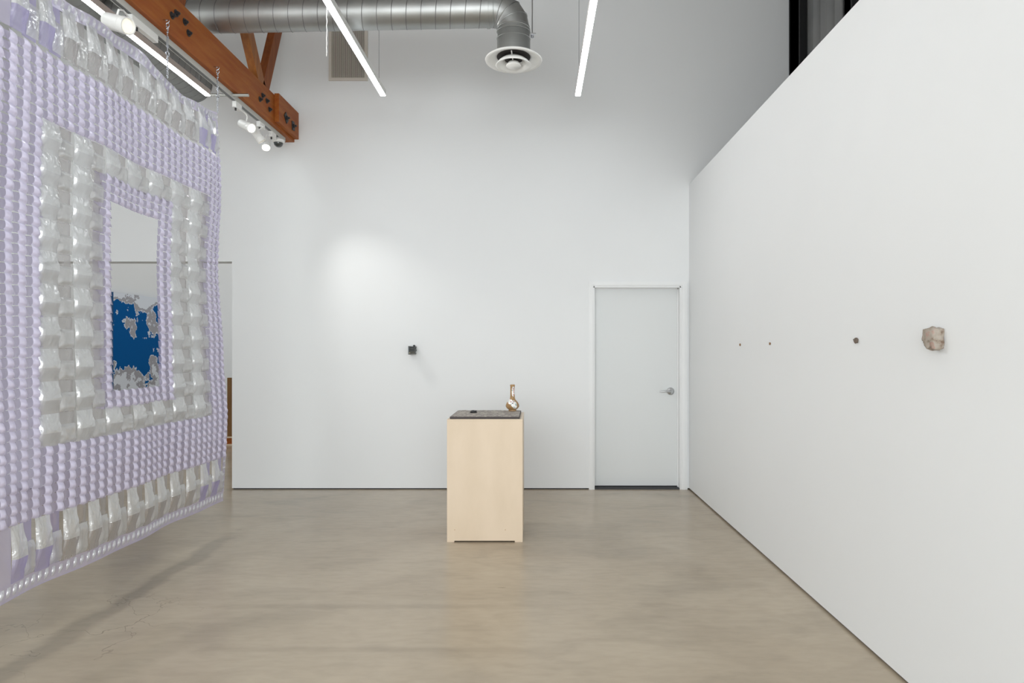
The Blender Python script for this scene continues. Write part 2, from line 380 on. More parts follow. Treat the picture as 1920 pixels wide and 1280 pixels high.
def spot(loc, aim, label, power, lens, boxy, L=.165, R=.041, cone=38, box_len=.11, blend=.7, col=(1, .985, .95)):
    """loc: centre of the head; boxy: Y of the driver box on the track"""
    t = thing('track_spotlight', (TX, boxy, TZ-.02), label, 'spotlight', 'white cylinder spotlights on the track')
    loc = Vector(loc); d = Vector(aim).normalized()
    q = d.to_track_quat('Z', 'Y').to_matrix().to_4x4()
    Mx = Matrix.Translation(loc) @ q
    h = L/2
    body = MB().lathe([(.001, -h), (R*.86, -h), (R*.95, -h+.006), (R*.95, h*.45), (R*.90, h*.47), (R*.90, h*.52), (R, h*.54), (R, h), (R*.86, h), (R*.82, h-.018), (.001, h-.018)], Mx, 32).obj('lamp_body', M_white, t, smooth=True)
    MB().lathe([(.001, h-.014), (R*.80, h-.014)], Mx, 32).obj('lens', lens, t)
    top = Vector((TX, loc.y - d.y*.02, TZ-.06))
    side = Vector((TX, boxy, TZ-.05))
    up = Vector((0, 0, 1)); n = (up - d*up.dot(d)).normalized()
    base = loc + n*R*.9 - d*h*.25
    MB().tube([base, base+n*.035, base+n*.045+(side-base)*.15, Vector((side.x, base.y*.5+side.y*.5, side.z-.004)), side], .006, 8).obj('arm', M_white, t, smooth=True)
    MB().box(TX-.017, TX+.017, boxy-box_len/2, boxy+box_len/2, TZ-.075, TZ-.022).obj('driver_box', M_white, t, bevel=.003)
    MB().cyl((TX, boxy-box_len*.25, TZ-.075), (TX, boxy-box_len*.25, TZ-.096), .008, seg=10).obj('knob', M_black, t)
    if power:
        ld = bpy.data.lights.new('spot_beam', 'SPOT'); ld.energy = power*SPOT_W; ld.spot_size = math.radians(cone); ld.spot_blend = blend
        ld.shadow_soft_size = .022; ld.color = col
        lo = bpy.data.objects.new('spot_beam', ld); C.objects.link(lo); lo.parent = t
        lo.matrix_parent_inverse = t.matrix_basis.inverted()
        lo.matrix_basis = Matrix.Translation(loc + d*(h+.004)) @ (-d).to_track_quat('Z', 'Y').to_matrix().to_4x4()
    return t
p1 = P(221, 44, 3.95)
spot(p1, Vector((1.0, -.25, -.35)), 'white cylinder spotlight nearest the camera, in front of the long lamp', 95, M_lensdim, 4.22, L=.17, R=.052, cone=110, box_len=.28)
p2 = P(462, 236, 5.72)
spot(p2, Vector((1.0, -.6, -.55)), 'white track spotlight aimed toward the camera, second along the beam', 95, M_lens, 5.55, cone=110)
p3 = P(481, 250, 5.93)
spot(p3, P(815, 745, YB)-p3, 'white track spotlight aimed down at the back wall', 70, M_lensdim, 6.03, cone=56, blend=1.0)
p4 = P(499, 270, 6.16)
spot(p4, Vector((.28, -.75, -1)), 'glowing white track spotlight pointing down, beside the dome camera', 35, M_lens, 6.30, L=.12, cone=70)
# dome camera
dc = P(522, 268, 6.45)
t = thing('dome_camera', (dc.x, dc.y, dc.z+.09), 'small white security camera with smoked dome at the track end', 'camera')
MB().lathe([(.001, .035), (.052, .035), (.060, .028), (.060, .006), (.052, 0), (.001, 0)], Matrix.Translation(dc), 28).obj('base', M_white, t, smooth=True)
MB().lathe([(.046*math.cos(a*PI/16), -.044*math.sin(a*PI/16)) for a in range(0, 9)][:-1]+[(.001, -.044)], Matrix.Translation(dc), 28).obj('dome', M_dome, t, smooth=True)
MB().cyl((dc.x, dc.y, dc.z+.03), (TX, dc.y, TZ-.018), .018, seg=14).obj('stem', M_white, t)

# ------------------------------------------------------------------ linear lamps
ZL, YE = 3.85, 6.02
for i, (px, lab) in enumerate(((390, 'long glowing linear lamp left of the timber beam, behind the hanging vinyl'), (718.5, 'long glowing linear lamp in front of the wall vent'), (1083.5, 'long glowing linear lamp right of the round air diffuser'))):
    X = (px-CX)*YE/F
    t = thing('linear_lamp', (X, YE, ZL), lab, 'lamp', 'suspended linear lamps')
    Y0 = YF+.8
    MB().box(X-.025, X+.025, Y0, YE, ZL+.004, ZL+.055).obj('housing', M_white, t)
    MB().box(X-.0235, X+.0235, Y0+.004, YE-.004, ZL-.003, ZL+.004).obj('light_diffuser', M_strip, t)
    MB().box(X-.021, X+.021, Y0+.01, YE-.01, ZL+.055, ZL+.057).obj('added_uplight', M_up, t)  # unseen glowing strip, added to lift the upper walls
    for yy in (5.86, 4.4, 2.6, .6, -1.4):
        MB().tube([(X, yy, ZL+.055), (X, yy, ZC)], .0022, 6).obj('hanger_wire', M_zinc, t)
    if i == 1:
        q = P(613, 8, 4.45); MB().tube([(q.x, 4.45, ZL+.03)]+[(q.x+random.uniform(-.004, .004), 4.45, ZL-.02-.03*k) for k in range(1, 12)], .003, 6).obj('cord', M_white, t)

# ------------------------------------------------------------------ ducts
dt = thing('air_duct', (-.17, 5.1, 3.77), 'spiral galvanised air duct with elbow turning down to round diffuser', 'duct')
DR, DX = .128, -.17; DZ = 4.165
RB = .155
zl = DZ-.04
m = MB(); m.cyl((-3.375, 5.14, zl), (DX-RB, 5.1, DZ), DR, seg=48); m.obj('duct_pipe', M_galv, dt, smooth=True)
A, B = Vector((-3.375, 5.14, zl)), Vector((DX-RB, 5.1, DZ)); ax = (B-A).normalized(); q = ax.to_track_quat('Z', 'Y').to_matrix()
turns = (B-A).length/.116; n = int(turns*28); pts = []
for k in range(n+1):
    a = -2*PI*turns*k/n
    pts.append(A + ax*((B-A).length*k/n) + q @ Vector((math.cos(a), math.sin(a), 0))*(DR+.0005))
MB().tube(pts, .0028, 5).obj('spiral_seam', M_seam, dt, smooth='all')
m = MB()
MB().lathe([(DR+.006, -.012), (DR+.006, .012)], Matrix.Translation(B-ax*.05) @ q.to_4x4(), 40).obj('collar', M_galv, dt, smooth=True)
# elbow of five gores
rings = []
m = MB(); NG = 4; seg = 40
for g in range(NG+1):
    a = g/NG*PI/2
    c = Vector((DX-RB+RB*math.sin(a), 5.1, DZ-RB+RB*math.cos(a)))
    nrm = Vector((math.sin(a), 0, math.cos(a)))
    rings.append([m.bm.verts.new(c + nrm*DR*1.01*math.cos(2*PI*k/seg) + Vector((0, 1, 0))*DR*1.01*math.sin(2*PI*k/seg)) for k in range(seg)])
for g in range(NG):
    for k in range(seg): m.bm.faces.new((rings[g][k], rings[g][(k+1) % seg], rings[g+1][(k+1) % seg], rings[g+1][k]))
rp = [[v.co.copy() for v in r] for r in rings]
m.obj('elbow', M_galv, dt, smooth=True)
for g in range(NG+1):
    MB().tube(rp[g], .004, 6, closed=True).obj('gore_seam', M_galv, dt, smooth=True)
zr = 3.77
MB().lathe([(DR, DZ-RB+.02), (DR, 3.94), (DR+.004, 3.935), (DR+.004, zr+.0385)], Matrix.Translation((DX, 5.1, 0)), 48).obj('drop_pipe', M_galvd, dt, smooth=True)
for zz in (3.935, 3.99):
    MB().tube([(DX+(DR+.004)*math.cos(2*PI*k/40), 5.1+(DR+.004)*math.sin(2*PI*k/40), zz+.012*math.sin(2*PI*k/40)) for k in range(40)], .004, 6, closed=True).obj('band', M_galv, dt, smooth=True)
# diffuser
df = thing('air_diffuser', (DX, 5.1, zr), 'round white ceiling air diffuser on the duct end', 'diffuser')
Tm = Matrix.Translation((DX, 5.1, zr))
MB().lathe([(.135, .035), (.150, .035), (.205, .012), (.227, -.004), (.224, -.012), (.195, -.006), (.150, .016), (.135, .02)], Tm, 56, close=True).obj('outer_ring', M_white, df, smooth='all')
MB().lathe([(.001, .036), (.134, .036), (.134, .02)], Tm, 40).obj('throat', M_vdark, df, smooth=True)
MB().lathe([(.070, .022), (.122, -.020), (.142, -.046), (.137, -.050), (.105, -.034), (.062, .004)], Tm, 48, close=True).obj('inner_ring', M_white, df, smooth='all')
MB().lathe([(.001, -.008), (.044, -.022), (.060, -.048), (.056, -.054), (.001, -.062)], Tm, 40).obj('centre_disc', M_white, df, smooth='all')
MB().lathe([(.001, .0), (.068, .0), (.068, -.004), (.001, -.004)], Tm, 24).obj('damper_plate', M_vdark, df)
for a in (.4, 2.5, 4.6):
    MB().tube([(DX+.05*math.cos(a), 5.1+.05*math.sin(a), zr-.02), (DX+.128*math.cos(a), 5.1+.128*math.sin(a), zr+.03)], .005, 6).obj('spoke', M_white, df)
hr = thing('hanger_rod', (P(998, 0, 5.1).x, 5.1, 4.0), 'thin threaded steel rod holding the duct drop', 'rod')
rx = P(998, 0, 5.1).x
MB().cyl((rx, 5.1, P(0, 72, 5.1).z), (rx, 5.1, ZC), .005, seg=8).obj('rod', M_steel, hr)
bzr = P(0, 64, 5.1).z
MB().box(DX+DR+.0055, rx+.03, 5.085, 5.115, bzr-.006, bzr+.004).obj('bracket', M_steel, hr)
MB().cyl((rx, 5.1, bzr-.03), (rx, 5.1, bzr-.006), .012, seg=6).obj('nut', M_zinc, hr)
# big duct running along the room on the left
bd = thing('main_air_duct', (-3.58, 6.0, 4.06), 'large dull spiral duct running behind the hanging vinyl to the back wall', 'duct')
r2 = .195
MB().cyl((-3.58, YF+.2, 4.25), (-3.58, YB, 4.25), r2, seg=56).obj('duct_pipe', M_galvd, bd, smooth=True)
turns = (YB-YF-.2)/.10; n = int(turns*24)
MB().tube([(-3.58+(r2+.0005)*math.cos(2*PI*turns*k/n), YF+.2+(YB-YF-.2)*k/n, 4.25+(r2+.0005)*math.sin(2*PI*turns*k/n)) for k in range(n+1)], .0022, 4).obj('spiral_seam', M_seam, bd, smooth='all')

# wall vent
vx0, vx1 = P(617, 0, YB).x, P(690, 0, YB).x; vz0, vz1 = P(0, 152, YB).z, 4.95
v = thing('wall_vent', (vx0, YB, vz0), 'beige louvred air vent high on the back wall behind the duct', 'vent')
fw = .03
MB().box(vx0, vx1, YB-.016, YB-.001, vz0, vz0+fw).box(vx0, vx1, YB-.016, YB-.001, vz1-fw, vz1).box(vx0, vx0+fw, YB-.016, YB-.001, vz0+fw, vz1-fw).box(vx1-fw, vx1, YB-.016, YB-.001, vz0+fw, vz1-fw).obj('frame', M_beige, v)
MB().box(vx0+fw, vx1-fw, YB-.004, YB-.001, vz0+fw, vz1-fw).obj('backing', M_vdark, v)
for k in range(28):
    xx = vx0+fw+.006+k*(vx1-vx0-2*fw-.012)/27
    MB().box(xx-.003, xx+.003, YB-.013, YB-.004, vz0+fw, vz1-fw).obj('slat', M_beige, v)

# ------------------------------------------------------------------ pedestal with slab and bottle
px0, px1, py0, py1, pz = -.668, -.093, 4.86, 5.435, .932
pd = thing('display_pedestal', ((px0+px1)/2, (py0+py1)/2, 0), 'pale birch plywood pedestal standing in the middle of the floor', 'pedestal')
th = .018
MB().box(px0, px1, py0, py0+th, .010, pz-.012).obj('front_panel', M_ply, pd, bevel=.0015)
MB().box(px0, px1, py1-th, py1, .010, pz-.012).obj('back_panel', M_ply, pd)
MB().box(px0, px0+th, py0+th, py1-th, .010, pz-.012).obj('side_panel', M_ply, pd)
MB().box(px1-th, px1, py0+th, py1-th, .010, pz-.012).obj('side_panel', M_ply, pd)
MB().box(px0, px1, py0, py1, pz-.012, pz).obj('top_panel', M_ply, pd, bevel=.0015)
for (a, b2) in ((px0, px0+.055), (px1-.06, px1)):
    MB().box(a, b2, py0, py1, 0, .010).obj('foot', M_ply, pd)
for px_ in (852.5, 947.5):
    q = P(px_, 993, 4.86); MB().cyl((q.x, 4.8595, q.z), (q.x, 4.862, q.z), .0045, seg=8).obj('screw_hole', M_plyedge, pd)

def slate_mat():
    m = bpy.data.materials.new('mottled slate'); m.use_nodes = True; nt = m.node_tree; L = nt.links.new; b = nt.nodes['Principled BSDF']
    tc = N(nt, 'ShaderNodeTexCoord'); mp = N(nt, 'ShaderNodeMapping'); mp.inputs['Scale'].default_value = (1, 1.5, 1)
    nz = N(nt, 'ShaderNodeTexNoise'); nz.inputs['Scale'].default_value = 28; nz.inputs['Detail'].default_value = 7; nz.inputs['Distortion'].default_value = 1.2
    L(tc.outputs['Object'], mp.inputs[0]); L(mp.outputs[0], nz.inputs['Vector'])
    c = ramp(nt, [(.32, (.11, .095, .09)), (.5, (.27, .24, .215)), (.68, (.60, .55, .47))]); L(nz.outputs[0], c.inputs[0]); L(c.outputs[0], b.inputs['Base Color'])
    b.inputs['Roughness'].default_value = .55
    bp = N(nt, 'ShaderNodeBump'); bp.inputs['Strength'].default_value = .5; bp.inputs['Distance'].default_value = .01
    L(nz.outputs[0], bp.inputs['Height']); L(bp.outputs[0], b.inputs['Normal']); return m
M_slate = slate_mat(); M_slatee = mat('slate edge', (.045, .035, .035), .6)
sl = thing('carved_slab', (-.385, 5.13, pz), 'mottled grey carved slab lying on the plywood pedestal', 'slab')
sx0, sx1, sy0, sy1 = -.650, -.117, 4.885, 5.40
MB().box(sx0, sx1, sy0, sy1, pz+.0005, pz+.017).obj('slab_base', M_slatee, sl, bevel=.002)
def slabtop(u, vv):
    x = sx0+.004+(sx1-sx0-.008)*u; y = sy0+.004+(sy1-sy0-.008)*vv
    e = min(u, 1-u, vv, 1-vv); h = .0028*mnoise.noise(Vector((x*28, y*34, 3)))+.0016*mnoise.noise(Vector((x*70, y*80, 1)))
    return Vector((x, y, pz+.017+(0 if e < 1e-6 else .0035+h)))
MB().grid(slabtop, 64, 56).obj('carved_face', M_slate, sl, smooth='all')
# dark lump on slab
q = P(888, 777, 5.16); bm_ = MB()
def lump(name, c, r, seed, m, sub=3, amp=.25, fr_=2.2, parent=None, flat=None):
    b = MB(); bmesh.ops.create_icosphere(b.bm, subdivisions=sub, radius=1)
    for vtx in b.bm.verts:
        n_ = vtx.co.normalized()
        k = 1+amp*mnoise.noise(n_*fr_+Vector((seed, 0, 0)))+amp*.4*mnoise.noise(n_*fr_*2.7+Vector((0, seed, 0)))
        vtx.co = Vector((c[0]+n_.x*r[0]*k, c[1]+n_.y*r[1]*k, c[2]+n_.z*r[2]*k))
        if flat is not None and vtx.co.x > flat: vtx.co.x = flat
    return b.obj(name, m, parent, smooth='all')
o = lump('dark_lump', (q.x, 5.16, pz+.028), (.026, .026, .010), 2.2, M_black, amp=.9)
tag(o, 'small black knobbly lump on the left of the carved slab', 'stone')

def bottle_mat():
    m = bpy.data.materials.new('brown bottle with shell inlay'); m.use_nodes = True; nt = m.node_tree; L = nt.links.new; b = nt.nodes['Principled BSDF']
    tc = N(nt, 'ShaderNodeTexCoord'); sp = N(nt, 'ShaderNodeSeparateXYZ'); L(tc.outputs['Object'], sp.inputs[0])
    def M2(op, a, b_=None):
        n = N(nt, 'ShaderNodeMath', operation=op)
        for i, v_ in enumerate((a, b_)):
            if v_ is None: continue
            if isinstance(v_, (int, float)): n.inputs[i].default_value = v_
            else: L(v_, n.inputs[i])
        return n.outputs[0]
    def ell(cx, cz, rx_, rz_, rot):
        dx = M2('SUBTRACT', sp.outputs[0], cx); dz = M2('SUBTRACT', sp.outputs[2], cz)
        c, s_ = math.cos(rot), math.sin(rot)
        a = M2('DIVIDE', M2('ADD', M2('MULTIPLY', dx, c), M2('MULTIPLY', dz, s_)), rx_)
        b2 = M2('DIVIDE', M2('SUBTRACT', M2('MULTIPLY', dz, c), M2('MULTIPLY', dx, s_)), rz_)
        return M2('ADD', M2('MULTIPLY', a, a), M2('MULTIPLY', b2, b2))
    e = M2('MINIMUM', ell(.006, .162, .012, .040, 0), M2('MINIMUM', ell(.014, .056, .022, .036, .5), ell(-.018, .078, .020, .020, 0)))
    nz = N(nt, 'ShaderNodeTexNoise'); nz.inputs['Scale'].default_value = 90; L(tc.outputs['Object'], nz.inputs['Vector'])
    e = M2('ADD', e, M2('MULTIPLY', M2('SUBTRACT', nz.outputs[0], .5), 1.2))
    front = M2('LESS_THAN', sp.outputs[1], .01)
    mask = M2('MULTIPLY', M2('LESS_THAN', e, 1.0), front)
    vo = N(nt, 'ShaderNodeTexVoronoi'); vo.inputs['Scale'].default_value = 150; L(tc.outputs['Object'], vo.inputs['Vector'])
    hs = N(nt, 'ShaderNodeSeparateColor'); L(vo.outputs['Color'], hs.inputs[0])
    cc = ramp(nt, [(0, (.85, .85, .83)), (.5, (.80, .82, .80)), (.62, (.65, .30, .28)), (.74, (.80, .80, .78)), (.84, (.30, .45, .42)), (.93, (.12, .10, .12))], 'CONSTANT'); L(hs.outputs[0], cc.inputs[0])
    bc = N(nt, 'ShaderNodeTexNoise'); bc.inputs['Scale'].default_value = 22; L(tc.outputs['Object'], bc.inputs['Vector'])
    cb = ramp(nt, [(.3, (.28, .155, .06)), (.7, (.42, .26, .115))]); L(bc.outputs[0], cb.inputs[0])
    x = N(nt, 'ShaderNodeMix', data_type='RGBA'); L(mask, x.inputs[0]); L(cb.outputs[0], x.inputs[6]); L(cc.outputs[0], x.inputs[7]); L(x.outputs[2], b.inputs['Base Color'])
    b.inputs['Roughness'].default_value = .35; return m
M_bottle = bottle_mat()
bx, by = -.187, 5.33; zb = pz+.0205
sc = 5.33/1200
prof = [(.001, 0), (.0335, 0), (.0345, .004), (.030, .010), (.036, .014), (.048, .024), (.0555, .036), (.0565, .044), (.054, .056), (.047, .070), (.036, .083), (.026, .094), (.0205, .106), (.0188, .125), (.0180, .160), (.0182, .198), (.0200, .212), (.0205, .218), (.0165, .219), (.0155, .212), (.0155, .15), (.001, .149)]
b = MB(); b.lathe(prof, None, 40); me = b.mesh('inlaid_bottle', M_bottle, smooth='all')
o = link('inlaid_bottle', me, loc=(bx, by, zb)); tag(o, 'brown long-necked bottle with white floral inlay on the pedestal', 'bottle')

# ------------------------------------------------------------------ small works on the walls
q = P(771, 656, YB)
bo = thing('black_wall_object', (q.x, YB, q.z), 'small stacked black object fixed to the back wall', 'sculpture')
M_blk2 = mat('dark rubber', (.012, .016, .015), .4); M_blk3 = mat('dark olive wax', (.035, .032, .018), .35)
x0b, x1b = P(765, 0, 6.61).x, P(777, 0, 6.61).x; zb0, zb1 = P(0, 664, 6.61).z, P(0, 649, 6.61).z
MB().box(x0b, x0b+.010, 6.615, YB, zb0-.003, zb1+.003).obj('side_plate', mat('grey green metal', (.08, .09, .09), .35, .5), bo, bevel=.0015)
hh = (zb1-zb0)/5
for k in range(5):
    wv = [.0, -.006, .004, .001, .003][k]
    MB().box(x0b+.010, x1b+wv, 6.612+.004*(k % 2), YB, zb0+k*hh+.0006, zb0+(k+1)*hh-.0006).obj('layer', M_blk3 if k < 2 else M_blk2, bo, bevel=.004)
lump('peak', (x1b-.010, 6.65, zb1+.004), (.012, .014, .012), 4, M_blk2, 2, parent=bo)
lump('pale_dot', (x0b+.018, 6.612, zb0+.014), (.007, .004, .008), 1, mat('pale amber', (.30, .27, .18), .4), 2, parent=bo)

def stone_mat():
    m = bpy.data.materials.new('pink grey stone'); m.use_nodes = True; nt = m.node_tree; L = nt.links.new; b = nt.nodes['Principled BSDF']
    tc = N(nt, 'ShaderNodeTexCoord'); nz = N(nt, 'ShaderNodeTexNoise'); nz.inputs['Scale'].default_value = 32; nz.inputs['Detail'].default_value = 6
    L(tc.outputs['Object'], nz.inputs['Vector'])
    c = ramp(nt, [(.30, (.15, .09, .06)), (.42, (.31, .26, .21)), (.53, (.37, .33, .28)), (.63, (.40, .25, .21)), (.8, (.48, .44, .36))]); L(nz.outputs[0], c.inputs[0]); L(c.outputs[0], b.inputs['Base Color'])
    b.inputs['Roughness'].default_value = .8
    bp = N(nt, 'ShaderNodeBump'); bp.inputs['Strength'].default_value = .6; bp.inputs['Distance'].default_value = .006
    L(nz.outputs[0], bp.inputs['Height']); L(bp.outputs[0], b.inputs['Normal']); return m
M_stone = stone_mat()
M_dkst = mat('brown stone', (.16, .12, .09), .6, var=((.08, .06, .045), 60, (1, 1, 1)))
M_amb = mat('rust stone', (.24, .13, .06), .6)
def wstone(px, py, r, seed, m, name, lab, amp=.35, sub=3):
    q = PX(px, py, XR-r[0]*.7)
    o = lump(name, (XR-r[0]*.62, q.y, q.z), r, seed, m, sub, amp, 1.9, flat=XR-.0005)
    tag(o, lab, 'stone', 'stones fixed to the right wall'); return o
# large one: blocky with a notch
def big():
    q = PX(1750, 635, XR-.02); b = MB()
    bmesh.ops.create_cube(b.bm, size=1); bmesh.ops.subdivide_edges(b.bm, edges=b.bm.edges, cuts=9, use_grid_fill=True)
    for vtx in b.bm.verts:
        p = vtx.co.copy(); n_ = p.normalized()
        p = p*.55 + n_*.30                       # rounded block
        k = 1+.16*mnoise.noise(n_*2+Vector((5, 1, 0)))+.08*mnoise.noise(n_*6)
        p *= k
        if p.y > .12 and p.z < -.1: p.z += (.25*min(1, (p.y-.12)*4))*(1 if p.z < -.3 else .4)   # cut away lower far corner
        if abs(p.y+.18) < .1 and p.z < -.2: p.z += .10
        vtx.co = Vector((min(p.x*.050+XR-.018, XR-.0005), q.y+p.y*.076, q.z+p.z*.082))
    return b.obj('wall_stone', M_stone, None, smooth='all')
tag(big(), 'largest wall stone, pinkish grey and blocky, rightmost on the right wall', 'stone', 'stones fixed to the right wall')
wstone(1604.5, 638, (.013, .013, .0135), 3, M_dkst, 'wall_stone', 'dark brown round wall stone, next to the large pinkish stone')
wstone(1443.5, 644, (.006, .009, .009), 5, M_amb, 'wall_stone', 'tiny rust-brown chip on the right wall, second from the door', sub=2)
wstone(1387.5, 646, (.006, .009, .011), 8, M_amb, 'wall_stone', 'tiny rust-brown chip on the right wall, closest to the door', sub=2)

# ------------------------------------------------------------------ next room: painting, brown panel on pallet
def cloud_mat():
    m = bpy.data.materials.new('blue sky print'); m.use_nodes = True; nt = m.node_tree; L = nt.links.new; b = nt.nodes['Principled BSDF']
    tc = N(nt, 'ShaderNodeTexCoord'); sp = N(nt, 'ShaderNodeSeparateXYZ'); L(tc.outputs['Generated'], sp.inputs[0])
    nz = N(nt, 'ShaderNodeTexNoise'); nz.inputs['Scale'].default_value = 3.6; nz.inputs['Detail'].default_value = 8; nz.inputs['Roughness'].default_value = .56
    L(tc.outputs['Object'], nz.inputs['Vector'])
    c1 = ramp(nt, [(0, (.75,)*3), (.10, (.50, .50, .50)), (.22, (.10,)*3), (.50, (.08,)*3), (.66, (.26,)*3), (.78, (.36,)*3), (1, (.72,)*3)]); L(sp.outputs[2], c1.inputs[0])
    c2 = ramp(nt, [(0, (.0,)*3), (.6, (.02,)*3), (1, (.10,)*3)]); L(sp.outputs[1], c2.inputs[0])
    s0 = N(nt, 'ShaderNodeMath', operation='MULTIPLY_ADD'); L(nz.outputs[0], s0.inputs[0]); s0.inputs[1].default_value = 2.6; s0.inputs[2].default_value = -.8
    s1 = N(nt, 'ShaderNodeMath', operation='ADD'); L(s0.outputs[0], s1.inputs[0]); L(c1.outputs[0], s1.inputs[1])
    s2 = N(nt, 'ShaderNodeMath', operation='ADD'); L(s1.outputs[0], s2.inputs[0]); L(c2.outputs[0], s2.inputs[1])
    s3 = N(nt, 'ShaderNodeMath', operation='MULTIPLY'); L(s2.outputs[0], s3.inputs[0]); s3.inputs[1].default_value = .7
    blue = (.0, .095, .31)
    c = ramp(nt, [(0, blue), (.585, (.66, .70, .76)), (.625, (.36, .36, .39)), (.77, (.70, .74, .80))], 'CONSTANT')
    L(s3.outputs[0], c.inputs[0]); L(c.outputs[0], b.inputs['Base Color']); b.inputs['Roughness'].default_value = .8; b.inputs['Specular IOR Level'].default_value = .1; return m
ya, yb = 8.29, 9.35
za, zb_ = H-(733-CY)*8.29/F, H-(547-CY)*8.29/F
pt = thing('sky_painting', (XL, (ya+yb)/2, za), 'blue painting of white and grey clouds seen through the opening', 'painting')
MB().box(XL+.001, XL+.04, ya, yb, za, zb_).obj('canvas_edge', mat('dark blue canvas edge', (.0, .06, .17), .6), pt)
MB().box(XL+.04, XL+.042, ya, yb, za, zb_).obj('canvas', cloud_mat(), pt)
M_brown = mat('dark brown board', (.16, .075, .02), .5, var=((.22, .11, .03), 3, (4, 4, .6)))
xp = P(423, 0, 9.85).x
pl = thing('wooden_pallet', (xp+.4, 9.95, 0), 'low pale wooden pallet in the next room', 'pallet')
MB().box(xp-.04, xp+.9, 9.85, 10.2, .112, .130).obj('deck_board', M_ply, pl)
MB().box(xp-.04, xp+.9, 9.85, 10.2, .0, .018).obj('base_board', M_ply, pl)
for k in range(3): MB().box(xp-.01+k*.38, xp+.09+k*.38, 9.88, 10.18, .018, .112).obj('block', M_wood, pl)
o = MB().box(xp, xp+.85, 9.90, 9.96, .130, H-(708-CY)*9.9/F).obj('brown_board', M_brown, bevel=.003)
tag(o, 'dark brown board standing on the pallet beyond the opening', 'board')
o = MB().box(xp-.045, xp-.005, 10.0, 10.15, .130, H-(785-CY)*10.0/F).obj('narrow_board', M_plyedge, bevel=.002)
tag(o, 'narrow pale board standing behind the dark brown board', 'board')

# ------------------------------------------------------------------ woven vinyl hanging
Y0, Y1, Z0, Z1 = 2.955, 5.075, .266, 3.335
def topz(u):      # upper edge dips between its hooks
    pts = [(2.9, 3.32), (3.4, 3.312), (3.75, 3.340), (4.03, 3.365), (4.37, 3.30), (4.53, 3.272), (4.8, 3.288), (5.1, 3.338)]
    for (a, fa), (b_, fb) in zip(pts, pts[1:]):
        if u <= b_:
            t = max(0, (u-a)/(b_-a)); t = t*t*(3-2*t); return fa+(fb-fa)*t-3.335
    return 0
def base(u, z):
    pts = [(.2, .015), (.95, .04), (1.4, .01), (2.1, -.022), (2.75, .014), (3.4, -.005)]
    f = pts[-1][1]
    for (a, fa), (b_, fb) in zip(pts, pts[1:]):
        if z <= b_:
            t = max(0, (z-a)/(b_-a)); t = t*t*(3-2*t); f = fa+(fb-fa)*t; break
    return f*(.35+.65*max(0, (u-3.5)/1.5)) + .014*math.sin(u*5.3+z*.6) + .008*math.sin(u*11+z*1.7)
def CP(u, z, out):
    zz = z + (topz(u)*max(0, (z-2.6)/.7)**2 if z > 2.6 else 0)
    return Vector((XC+base(u, zz)+out, u, zz))
hg = thing('vinyl_hanging', (XC, (Y0+Y1)/2, Z0), 'large woven lavender and clear vinyl hanging with a rectangular hole', 'hanging')
RU0, RU1, RZ0, RZ1, TW, TH = 3.222, 4.857, .960, 2.630, 1.635/7, .167
HU0, HU1, HZ0, HZ1 = 3.770, 4.288, 1.212, 2.335
BU0, BU1 = 3.045, 5.045; BB0, BB1, BT0, BT1 = .340, .612, 3.0, 3.262
CWP, RWP = .0733, .0505
def solid(u, z):   # is the small weave present here
    if not (BB1 <= z <= BT0): return False
    if HU0 < u < HU1 and HZ0 < z < HZ1: return False
    if RU0 < u < RU1 and RZ0 < z < RZ1:
        if RU0+2*TW < u < RU1-2*TW and RZ0+TH < z < RZ1-TH: return True
        return False
    return True
# vertical strips
rows = []
z = BB1
while z+RWP <= BT0+.01: rows.append(z); z += RWP
cols = []
u = Y0+.012
while u < Y1-.03: cols.append(u); u += CWP
def runs(flags):
    out = []; st = None
    for i, f in enumerate(list(flags)+[False]):
        if f and st is None: st = i
        if not f and st is not None: out.append((st, i)); st = None
    return out
wd = .041
for j, uc in enumerate(cols):
    for a_, b__ in runs([solid(uc+wd/2, z0+RWP/2) for z0 in rows]):
        nr = b__-a_; K = 7; jits = [random.uniform(.8, 1.2) for _ in range(nr+1)]; sk = .010
        def fn(a, b_):
            tt = b_*nr; i = min(int(tt+1e-6), nr-1); t = tt-i
            prof_ = .020*jits[i]*max(0, math.sin(PI*min(1, t)))**.6*(1.25-.7*t)
            cross = .35+.65*math.sin(PI*(.08+.84*a))
            return CP(uc+wd*a, rows[a_]+RWP*tt-sk*(a-.5), .002+prof_*cross)
        MB().grid(fn, 5, nr*K).obj('warp_strip', M_vl, hg, smooth='all', fix=False)
for i, z0 in enumerate(rows):
    for a_, b__ in runs([(solid(uc+.02, z0+RWP/2) or solid(uc+CWP/2, z0+RWP/2) or solid(uc+CWP-.005, z0+RWP/2)) and not (uc < HU1-.01 and uc+CWP > HU0+.01 and HZ0 < z0+RWP/2 < HZ1) for uc in cols]):
        nc = b__-a_; kk = [random.uniform(.7, 1.3) for _ in range(nc+1)]
        def fn(a, b_):
            tt = a*nc; j = min(int(tt+1e-6), nc-1); t = tt-j
            g = max(0, (t-.5)/.5)
            o_ = -.006 + (.013*kk[j]*math.sin(PI*g)*(1-.8*b_) if g > 0 else 0)-.005*b_
            return CP(min(cols[a_]+CWP*tt, Y1), z0+.0015+(RWP-.004)*b_-.006*g*(1-g)*2, o_)
        MB().grid(fn, nc*6, 4).obj('weft_strip', M_vc, hg, smooth='all', fix=False)

